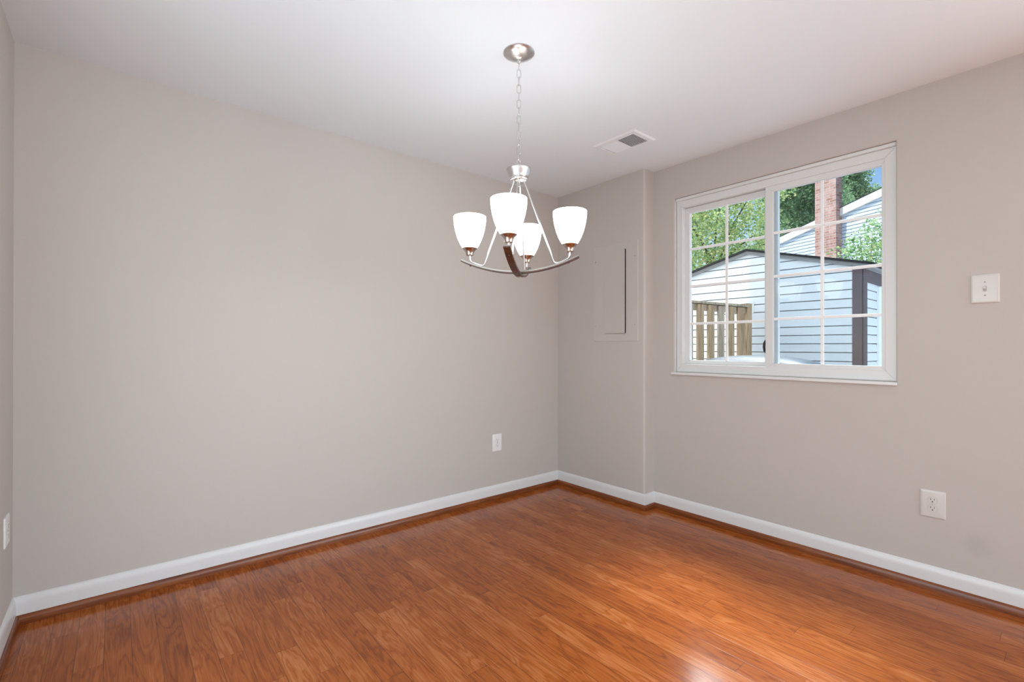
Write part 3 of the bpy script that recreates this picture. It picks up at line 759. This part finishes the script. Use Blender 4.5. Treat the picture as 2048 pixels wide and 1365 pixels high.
# ------------------------------------------------------------------ outlets and switch; local face looks to -Y
def rounded_plate(w_, h_, dep, mat, parent):
    mb = MB(); p = []; fs = []
    def rr_(hw, hh, r, y):
        q = []
        for cx_, cz_, a0 in ((hw - r, hh - r, 0), (-hw + r, hh - r, PI / 2), (-hw + r, -hh + r, PI), (hw - r, -hh + r, 3 * PI / 2)):
            for k in range(5):
                a = a0 + PI / 2 * k / 4; q.append((cx_ + r * math.cos(a), y, cz_ + r * math.sin(a)))
        return q
    rings = [rr_(w_ / 2, h_ / 2, 0.004, 0), rr_(w_ / 2, h_ / 2, 0.004, -dep * 0.25), rr_(w_ / 2 - 0.0018, h_ / 2 - 0.0018, 0.004, -dep * 0.65), rr_(w_ / 2 - 0.005, h_ / 2 - 0.005, 0.004, -dep * 0.92), rr_(w_ / 2 - 0.010, h_ / 2 - 0.010, 0.004, -dep)]
    n = 20
    for r in rings: p += r
    for a in range(len(rings) - 1):
        for k in range(n): fs.append((a * n + k, a * n + (k + 1) % n, (a + 1) * n + (k + 1) % n, (a + 1) * n + k))
    fs.append(tuple((len(rings) - 1) * n + k for k in range(n)))
    mb.add(p, fs); return mb.build('cover_plate', mat, parent, smooth=True)
def face_screw(z, dep, parent, mat):
    T = Matrix.Translation((0, -dep, z)) @ Matrix.Rotation(PI / 2, 4, 'X')
    mb = MB(); mb.lathe([(0.0034, 0), (0.003, 0.0009), (0, 0.0012)], 12, T=T); s = mb.build('screw', mat, parent)
    mb = MB(); mb.box(-0.0028, 0.0028, -dep - 0.0014, -dep - 0.0011, z - 0.0004, z + 0.0004); mb.build('screw_slot', M['slot'], s)
def outlet(label, loc, rotz, w_, h_, mat, group='double outlets low on the walls'):
    t = thing('wall_outlet', label, 'outlet', loc, rotz, group)
    dep = 0.006
    rounded_plate(w_, h_, dep, mat, t)
    face_screw(0, dep, t, M['screw'] if mat == M['plate2'] else M['plate'])
    for s in (1, -1):
        zc = 0.0195 * s; R_ = 0.0172; hh = 0.0140
        q = []
        a0 = math.asin(hh / R_)
        for k in range(9): a = -a0 + 2 * a0 * k / 8; q.append((R_ * math.cos(a), R_ * math.sin(a)))
        for k in range(9): a = PI - a0 + 2 * a0 * k / 8; q.append((R_ * math.cos(a), R_ * math.sin(a)))
        # dark shadow gap, then the raised face
        mb = MB(); mb.prism([(x * 1.045, zc + z * 1.055) for x, z in q], -dep + 0.001, -dep - 0.0002, 'y'); g_ = mb.build('receptacle_gap', M['screwpaint'], t)
        mb = MB(); mb.prism([(x, zc + z) for x, z in q], -dep + 0.001, -dep - 0.0016, 'y'); rc = mb.build('receptacle', mat, t)
        yb = -dep - 0.0016
        mb = MB(); mb.box(-0.0078, -0.0056, yb - 0.0002, yb + 0.0002, zc - 0.0005, zc + 0.0085); mb.box(0.0058, 0.0076, yb - 0.0002, yb + 0.0002, zc + 0.0005, zc + 0.0078)
        mb.prism([(0.0026 * math.cos(PI * k / 8) , zc - 0.0070 - 0.0026 * math.sin(PI * k / 8)) for k in range(9)] + [(-0.0026, zc - 0.0045), (0.0026, zc - 0.0045)], yb - 0.0002, yb + 0.0002, 'y')
        mb.build('slots', M['slot'], rc)
    return t
outlet('large ivory double outlet low on the wall below and right of the window', (D, -2.4036, 0.4102), -PI / 2, 0.0945, 0.1310, M['plate'])
outlet('white double outlet low on the long blank wall near the corner', (-0.6585, 0, 0.4322), 0, 0.0875, 0.1320, M['plate2'])
outlet('double outlet seen edge-on low on the wall at the left edge', (XL, -0.1600, 0.4410), PI / 2, 0.098, 0.1180, M['plate2'])
sw = thing('light_switch', 'single ivory toggle light switch on the wall right of the window', 'switch', (D, -2.5832, 1.4286), -PI / 2)
rounded_plate(0.0947, 0.1310, 0.0062, M['plate'], sw)
face_screw(0.030, 0.0062, sw, M['screwpaint']); face_screw(-0.030, 0.0062, sw, M['screwpaint'])
mb = MB(); mb.box(-0.0062, 0.0062, -0.0066, -0.0050, -0.0125, 0.0125); mb.build('toggle_slot', M['screwpaint'], sw)
mb = MB(); Tt = Matrix.Translation((0, -0.006, 0)) @ Matrix.Rotation(math.radians(-22), 4, 'X')
mb.box(-0.0045, 0.0045, -0.013, 0.002, -0.0060, 0.0055, T=Tt, b=0.0012); mb.build('toggle', M['plate'], sw)

# ------------------------------------------------------------------ outside
mb = MB(); mb.box(D + 0.2, 70, -40, 45, -0.3, -0.05)
struct(mb.build('ground', M['grass']), 'back yard ground outside', 'ground')
# unseen bulk of this room's house, placed to cast the shade over the yard
mb = MB(); mb.box(-8, D + 0.2, -10, 3.06, 2.62, 7.05); mb.box(XL - 0.15, D + 0.2, 0.16, 3.06, -0.05, 2.62)
struct(mb.build('wall_outside', M['exterior']), 'unseen outer walls of the house above and beside the room, sized for their shadow', 'wall')

def lap_courses(mb, org, U, Nn, z0, z1, ext, expo=0.1016, out=0.014, gap=0.011, deep=0.04):
    """lapped siding: each board leans out to its lower lip, with a real open shadow gap under the lip"""
    z = z0; U = Vector(U); Nn = Vector(Nn); org = Vector(org)
    P = lambda u, zz, o: org + U * u + Nn * o + Vector((0, 0, zz))
    while z < z1 - 0.004:
        zn = z + expo; zt_ = min(zn - gap, z1)
        a0, a1 = ext(z); b0, b1 = ext(zt_)
        mb.quad(P(a0, z, out), P(a1, z, out), P(b1, zt_, 0.003), P(b0, zt_, 0.003))        # face
        mb.quad(P(a0, z, -deep), P(a1, z, -deep), P(a1, z, out), P(a0, z, out))            # underside of the lip
        if zn <= z1:
            c0, c1 = ext(zn)
            mb.quad(P(b0, zt_, 0.003), P(b1, zt_, 0.003), P(b1, zt_, -deep), P(b0, zt_, -deep))
            mb.quad(P(b0, zt_, -deep), P(b1, zt_, -deep), P(c1, zn, -deep), P(c0, zn, -deep))
        z += expo
# --- shed
shed = thing('garden_shed', 'pale siding shed with a low gabled dark roof just behind the fence', 'shed', (3.45, -0.075, -0.05))
SX, SYR, SZR, SYL = 0.0, 0.0, 2.469, 0.0     # local: front plane x=0, ridge y=0
sl_ = 0.262; hwid = 1.235                     # roof slope, half width
def sh_ext(z):   # z local (ground = 0)
    ey = hwid if z < SZR - 0.03 - sl_ * hwid else max(0.0, (SZR - 0.03 - z) / sl_)
    return (-ey, ey)
mb = MB(); lap_courses(mb, (0, 0, 0), (0, 1, 0), (-1, 0, 0), 0.0415, SZR - 0.03, sh_ext)
mb.poly([(0.05, -hwid, 0), (0.05, hwid, 0), (0.05, hwid, SZR - 0.03 - sl_ * hwid), (0.05, 0, SZR - 0.03), (0.05, -hwid, SZR - 0.03 - sl_ * hwid)])
mb.build('front_siding', M['vinylsiding'], shed, fix=False)
mb = MB(); ez = SZR - 0.03 - sl_ * hwid
lap_courses(mb, (0, -hwid, 0), (1, 0, 0), (0, -1, 0), 0.0415, ez, lambda z: (0.02, 2.4))
mb.quad((0.05, -hwid + 0.05, 0), (2.4, -hwid + 0.05, 0), (2.4, -hwid + 0.05, ez), (0.05, -hwid + 0.05, ez)); mb.quad((0, hwid, 0), (2.4, hwid, 0), (2.4, hwid, ez), (0, hwid, ez))
mb.poly([(2.4, -hwid, 0), (2.4, hwid, 0), (2.4, hwid, ez), (2.4, 0, SZR - 0.03), (2.4, -hwid, ez)])
mb.build('side_siding', M['vinylsiding'], shed, fix=False)
ov = 0.115
def roof_poly(o0, o1, e0=ov):
    hw = hwid + e0
    return [(-hw, SZR - sl_ * hw + o0), (0, SZR + o0), (hw, SZR - sl_ * hw + o0), (hw, SZR - sl_ * hw + o1), (0, SZR + o1), (-hw, SZR - sl_ * hw + o1)]
mb = MB(); mb.prism(roof_poly(-0.004, 0.022), -0.075, 2.5, 'x'); mb.build('roof', M['shingle'], shed)
mb = MB(); mb.prism(roof_poly(-0.045, -0.004, 0.09), -0.045, -0.016, 'x'); mb.build('rake_board', M['soffit'], shed)
mb = MB(); mb.box(0.01, 2.45, -hwid - 0.10, -hwid - 0.015, ez - 0.035, ez - 0.015); mb.build('soffit', M['soffit'], shed)
mb = MB(); mb.box(-0.028, 0.0, -hwid - 0.020, -hwid + 0.087, 0, ez + 0.015, b=0.003); mb.box(-0.028, 0.075, -hwid - 0.030, -hwid - 0.002, 0, ez - 0.02, b=0.003)
mb.build('corner_post', M['plum'], shed)
mb = MB(); mb.box(0.075, 0.72, -hwid - 0.030, -hwid - 0.002, 1.948, ez - 0.03, b=0.003); mb.build('side_beam', M['plum'], shed)
mb = MB(); mb.box(0.56, 0.68, -hwid - 0.034, -hwid - 0.002, 0, 1.93, b=0.004); mb.build('door_jamb', M['whitetrim'], shed)
mb = MB(); mb.box(0.68, 1.55, -hwid - 0.022, -hwid - 0.002, 0, 1.93); mb.build('side_door', M['whitetrim'], shed)
mb = MB(); mb.box(-0.018, -0.006, -0.075, 0.005, 1.655, 1.800); mb.box(-0.032, -0.006, -0.055, -0.040, 1.690, 1.79); mb.box(-0.022, -0.006, -0.085, -0.012, 1.788, 1.797)
mb.build('bracket', M['whitetrim'], shed)

# --- fence (local +x runs along the fence towards the shed)
FA = math.atan2(-0.145, 1.126)
fence = thing('board_fence', 'weathered wooden fence of spaced upright boards ending at the pale shed', 'fence', (2.1025, -0.0142, -0.0075), FA)
fence.scale = (0.965, 0.965, 0.965)
for i in range(-7, 6):
    u0 = -0.083 + 0.204 * i if i else -0.083
    u0 = 0.121 + 0.204 * (i - 1)
    wv = random.uniform(-0.004, 0.004)
    mb = MB(); mb.box(u0 + wv, u0 + 0.115 + wv, -0.028, 0.0, 0.05, 1.725 + random.uniform(-0.004, 0.004), b=0.002)
    mb.build('board', M['fence'] if i % 3 else M['fencegrey'], fence)
for z in (0.35, 1.655):
    mb = MB(); mb.box(-1.4, 1.15, 0.0, 0.038, z, z + 0.075); mb.build('rail', M['fencegrey'], fence)
mb = MB(); mb.box(-1.4, 1.15, -0.042, 0.062, 1.735, 1.765, b=0.003); mb.build('cap_rail', M['fencegrey'], fence)
mb = MB(); mb.box(1.140, 1.238, -0.030, 0.065, -0.05, 1.786, b=0.004); mb.build('post', M['fence'], fence)
mb = MB(); mb.box(-1.50, -1.40, -0.030, 0.065, -0.05, 1.786, b=0.004); mb.build('post', M['fence'], fence)

# --- lidded bin outside the window
bn = thing('lidded_bin', 'glossy slate-coloured domed lid of a bin standing just outside the window', 'bin', (1.62, -0.95, -0.05))
mb = MB(); mb.box(-0.22, 0.24, -0.48, 0.48, 0.0, 1.02, b=0.02); mb.build('body', M['bin'], bn)
prof = []
mb = MB(); n = 18; p = []; fs = []; mrow = 9
for i in range(n + 1):
    y = -0.52 + 1.04 * i / n; s = max(0.0, 1 - abs(y / 0.52) ** 2.6)
    for j in range(mrow):
        t = PI * j / (mrow - 1); p.append((-0.27 * math.cos(t) + 0.01, y, 1.045 + (0.012 + 0.082 * s ** 0.8) * math.sin(t) ** 0.75))
for i in range(n):
    for j in range(mrow - 1): fs.append((i * mrow + j, i * mrow + j + 1, (i + 1) * mrow + j + 1, (i + 1) * mrow + j))
fs.append(tuple(range(mrow))); fs.append(tuple(n * mrow + j for j in range(mrow))[::-1])
fs.append(tuple(i * mrow for i in range(n + 1)) + tuple(i * mrow + mrow - 1 for i in range(n, -1, -1)))
mb.add(p, fs); lid = mb.build('lid', M['bin'], bn, smooth=True)
mb = MB(); mb.box(-0.25, 0.27, -0.545, 0.545, 1.028, 1.046, b=0.006); mb.build('lid_rim', M['bin'], lid)

# --- house beyond, with chimney. local: x along the wall (+x = left in view), -y towards... n = towards camera
HA = math.radians(72.6)
house = thing('neighbor_house', 'pale blue sided gabled house with cream rake boards behind the shed', 'house', (13.84, 2.04, -0.05), HA)
# local +x = wall direction (left in view); local +y = towards the camera
mb = MB()
zr = lambda u: 5.155 - 0.222 * (u + 0.35)
def hext(z):
    u1 = min(1.95, (5.155 - z) / 0.222 - 0.35)
    u0 = -9.0 + max(0.0, 0.0)
    u0 = max(-14.0, -9.0 - (u1 + 9.0)) if u1 < 1.95 else -14.0
    return (u0, u1)
lap_courses(mb, (0, 0, 0), (1, 0, 0), (0, 1, 0), 0.02, zr(-9.0), hext, expo=0.1016, out=0.016, gap=0.016, deep=0.05)
mb.build('siding', M['housesiding'], house, fix=False)
mb = MB()
for (ua, ub) in ((2.15, -9.0),):
    A = [(ua, 0.03, zr(ua) - 0.02), (ub, 0.03, zr(ub) - 0.02), (ub, 0.03, zr(ub) + 0.20), (ua, 0.03, zr(ua) + 0.20)]
    B = [(x, 0.10, z) for x, _, z in A]
    mb.add(A + B, [(0, 1, 2, 3), (7, 6, 5, 4), (0, 4, 5, 1), (1, 5, 6, 2), (2, 6, 7, 3), (3, 7, 4, 0)])
mb.build('rake_board', M['fascia'], house)
mb = MB()
A = [(2.25, 0.115, zr(2.25) + 0.20), (-9.0, 0.115, zr(-9.0) + 0.20), (-9.0, 0.115, zr(-9.0) + 0.22), (2.25, 0.115, zr(2.25) + 0.22)]
B = [(x, -7.5, z) for x, _, z in A]
mb.add(A + B, [(0, 1, 2, 3), (7, 6, 5, 4), (0, 4, 5, 1), (1, 5, 6, 2), (2, 6, 7, 3), (3, 7, 4, 0)])
mb.build('roof', M['shingle'], house)
mb = MB(); mb.box(-0.358, 0.285, 0.0, 0.27, 0, 8.2)
cb = mb.build('chimney', M['brick'], house)
mb = MB(); mb.box(-0.40, 0.33, -0.04, 0.31, 8.2, 8.32); mb.build('chimney_cap', M['fascia'], cb)
tag(cb, label='red brick chimney')

# --- trees
def foliage(blobs, n_per, size, seed, shell=0.55):
    rnd = random.Random(seed); v = []; f = []
    for (bx, by, bz, br) in blobs:
        for _ in range(int(n_per * br * br)):
            while True:
                d = Vector((rnd.uniform(-1, 1), rnd.uniform(-1, 1), rnd.uniform(-1, 1)))
                if 0.05 < d.length < 1: break
            d = d.normalized() * (shell + (1 - shell) * rnd.random()) * br
            c = Vector((bx, by, bz)) + d
            s = size * rnd.uniform(0.6, 1.25)
            ax = Vector((rnd.gauss(0, 1), rnd.gauss(0, 1), rnd.gauss(0, 0.5) - 0.3)).normalized()
            nn = Vector((rnd.gauss(0, 1), rnd.gauss(0, 1), rnd.gauss(0.4, 1))); sdv = ax.cross(nn)
            if sdv.length < 1e-3: continue
            sdv.normalize(); nn = sdv.cross(ax); k = len(v)
            v += [tuple(c - ax * s * 0.5), tuple(c + sdv * s * 0.36 - ax * s * 0.05 + nn * s * 0.12), tuple(c + ax * s * 0.55), tuple(c - sdv * s * 0.36 - ax * s * 0.05 + nn * s * 0.12)]
            f += [(k, k + 1, k + 2), (k, k + 2, k + 3)]
    mb = MB(); mb.v = v; mb.f = f; return mb
def tree(name, label, base, blobs, n_per, size, mat, seed, trunk_r, nbr):
    t = thing(name, label, 'tree', base)
    rnd = random.Random(seed); B = Vector(base)
    mb = foliage([(x - B.x, y - B.y, z - B.z, r) for x, y, z, r in blobs], n_per, size, seed)
    mb.build('foliage', mat, t, fix=False)
    cen = sum((Vector(b[:3]) for b in blobs), Vector()) / len(blobs) - B
    mb = MB(); fork = Vector((cen.x * 0.7, cen.y * 0.7, cen.z * 0.72))
    mb.tube([(0, 0, 0), tuple(fork * 0.5 + Vector((0.1, 0.05, 0)) * trunk_r * 4), tuple(fork)], trunk_r, 10, r1=trunk_r * 0.6)
    mb.build('trunk', M['bark'], t, smooth=True)
    for b in rnd.sample(list(blobs), min(nbr, len(blobs))):
        tip = Vector(b[:3]) - B; mid = (fork + tip) * 0.5 + Vector((rnd.uniform(-.2, .2), rnd.uniform(-.2, .2), -0.15)) * trunk_r * 5
        mb = MB(); mb.tube([tuple(fork * rnd.uniform(0.75, 1.0)), tuple(mid), tuple(tip)], trunk_r * 0.42, 7, r1=trunk_r * 0.1); mb.build('branch', M['bark'], t, smooth=True)
    return t
BA = [(9.85, 4.31, 6.08, 0.82), (10.83, 5.53, 5.54, 1.11), (11.63, 3.37, 5.83, 0.87), (9.19, 4.15, 5.88, 1.17), (12.63, 3.58, 3.98, 0.84), (10.99, 4.67, 4.58, 1.13), (12.15, 3.21, 6.37, 1.05), (10.77, 3.85, 5.91, 0.79), (12.12, 3.02, 3.64, 0.89), (13.11, 3.9, 4.89, 1.0), (11.14, 4.03, 5.22, 0.94), (10.81, 5.14, 5.8, 0.77), (9.06, 4.52, 4.27, 0.99), (12.21, 4.69, 5.83, 0.84), (10.99, 4.29, 5.99, 0.87), (9.94, 3.94, 3.9, 1.0), (10.49, 2.47, 5.73, 0.6), (10.71, 2.98, 4.27, 0.8), (8.73, 3.87, 4.61, 1.06), (12.61, 3.5, 3.42, 0.9), (10.82, 5.73, 6.0, 1.1), (10.95, 4.28, 3.4, 1.12), (10.13, 4.26, 5.84, 0.81), (10.04, 3.91, 3.21, 0.75), (10.41, 5.36, 6.26, 0.91), (11.64, 5.1, 6.73, 0.94)]
BB = [(19.87, 5.68, 9.53, 1.18), (20.7, 4.92, 9.2, 1.35), (20.17, 5.7, 6.24, 1.36), (24.09, 5.8, 9.23, 1.34), (19.88, 5.6, 8.26, 1.31), (22.46, 6.55, 7.17, 1.35), (20.13, 6.19, 9.04, 1.2), (20.2, 5.75, 6.71, 1.13), (24.43, 5.53, 8.6, 1.3), (23.69, 5.37, 8.07, 1.47), (20.92, 5.4, 9.6, 1.54), (22.14, 4.89, 6.66, 1.43), (23.56, 5.57, 8.13, 1.36), (21.43, 5.21, 7.49, 1.56), (24.41, 5.46, 10.56, 1.58), (23.56, 5.89, 10.59, 1.16), (21.32, 4.49, 7.37, 1.18), (22.99, 5.78, 8.36, 1.56), (22.69, 6.71, 10.79, 1.11), (23.7, 5.43, 10.21, 1.49), (23.94, 5.5, 8.56, 1.2), (23.55, 5.87, 9.44, 1.49), (20.21, 6.55, 7.81, 1.21), (22.11, 7.15, 8.45, 1.44), (21.38, 7.5, 8.86, 1.41), (21.36, 7.68, 7.13, 1.23), (21.89, 7.13, 8.81, 1.32), (21.9, 7.58, 8.52, 1.24)]
BC = [(29.13, 6.39, 10.17, 1.05), (29.05, 6.04, 9.45, 0.92), (27.78, 5.24, 10.64, 1.15), (26.9, 5.45, 9.04, 1.16), (27.83, 5.95, 10.97, 1.0), (28.92, 5.89, 9.27, 0.9), (27.92, 5.84, 9.97, 1.11), (27.23, 5.48, 10.87, 1.15), (29.71, 6.3, 9.88, 1.09), (27.64, 5.41, 9.64, 1.17), (27.43, 5.55, 8.89, 1.16), (28.19, 5.45, 9.76, 0.94), (28.96, 5.67, 10.61, 0.94), (28.83, 6.34, 11.33, 0.95), (29.35, 4.25, 8.99, 0.81), (28.49, 4.52, 9.11, 0.98), (27.62, 5.05, 8.61, 0.79), (28.84, 5.65, 9.51, 0.95), (30.12, 4.6, 8.84, 0.75), (28.84, 4.67, 8.88, 0.98), (28.0, 4.18, 8.24, 0.9), (28.39, 5.96, 11.78, 1.25), (27.26, 6.08, 11.13, 1.18), (27.55, 5.46, 11.51, 1.07), (29.32, 6.66, 12.51, 1.27), (28.78, 6.41, 12.82, 1.09), (26.6, 5.76, 12.84, 1.16)]
BS = [(7.49, -0.48, 3.22, 0.28), (7.17, -0.52, 3.26, 0.2), (7.86, -0.54, 3.2, 0.21), (7.36, -0.6, 3.14, 0.2), (7.12, -0.38, 3.11, 0.2), (8.06, -0.34, 3.35, 0.21), (7.15, -0.48, 2.95, 0.2), (7.03, -0.41, 2.96, 0.3), (7.63, -0.25, 2.86, 0.29), (7.97, -0.35, 2.87, 0.29), (7.78, -0.35, 2.91, 0.27), (7.7, -0.12, 3.09, 0.18), (7.83, -0.25, 2.94, 0.24), (7.03, -0.44, 2.87, 0.31), (6.99, -0.28, 2.75, 0.22), (7.43, -0.56, 2.8, 0.27), (7.22, -0.44, 2.82, 0.3), (7.49, -0.14, 2.9, 0.19), (7.29, -0.04, 2.86, 0.17), (7.28, 0.03, 2.91, 0.14), (7.18, -0.13, 2.83, 0.12), (8.22, -0.56, 3.5, 0.35), (7.88, -0.49, 2.87, 0.3), (8.34, -0.63, 2.91, 0.38), (8.01, -0.62, 3.05, 0.33), (7.69, -0.82, 3.27, 0.36)]
CAMP = Vector((-2.89875, -2.85942, 1.16291))
BA = [(*(CAMP + (Vector(b[:3]) - CAMP) * 1.45), b[3] * 1.45) for b in BA]     # stands beyond the house, about 20 m off
tree('maple_tree', 'yellow-green leafy tree filling the left pane above the shed roof', (17.3, 7.7, -0.05), BA, 620, 0.125, M['leafA'], 3, 0.16, 9)
BB = [(*(CAMP + (Vector(b[:3]) - CAMP) * 1.15), b[3] * 1.15) for b in BB if b[1] < 6.3]
tree('dark_tree', 'dark green tree standing left of the brick chimney behind the house', (26.2, 7.4, -0.05), BB, 720, 0.165, M['leafB'], 5, 0.25, 9)
BC = [(*(CAMP + (Vector(b[:3]) - CAMP) * 1.25), b[3] * 1.25) for b in BC]
tree('tall_tree', 'green tree rising against the sky right of the brick chimney', (36.2, 7.6, -0.05), BC, 760, 0.19, M['leafC'], 7, 0.25, 9)
tree('leafy_sapling', 'small bright green sapling in front of the pale house wall right of the chimney', (7.45, -0.45, -0.05), BS, 900, 0.056, M['leafS'], 9, 0.022, 16)
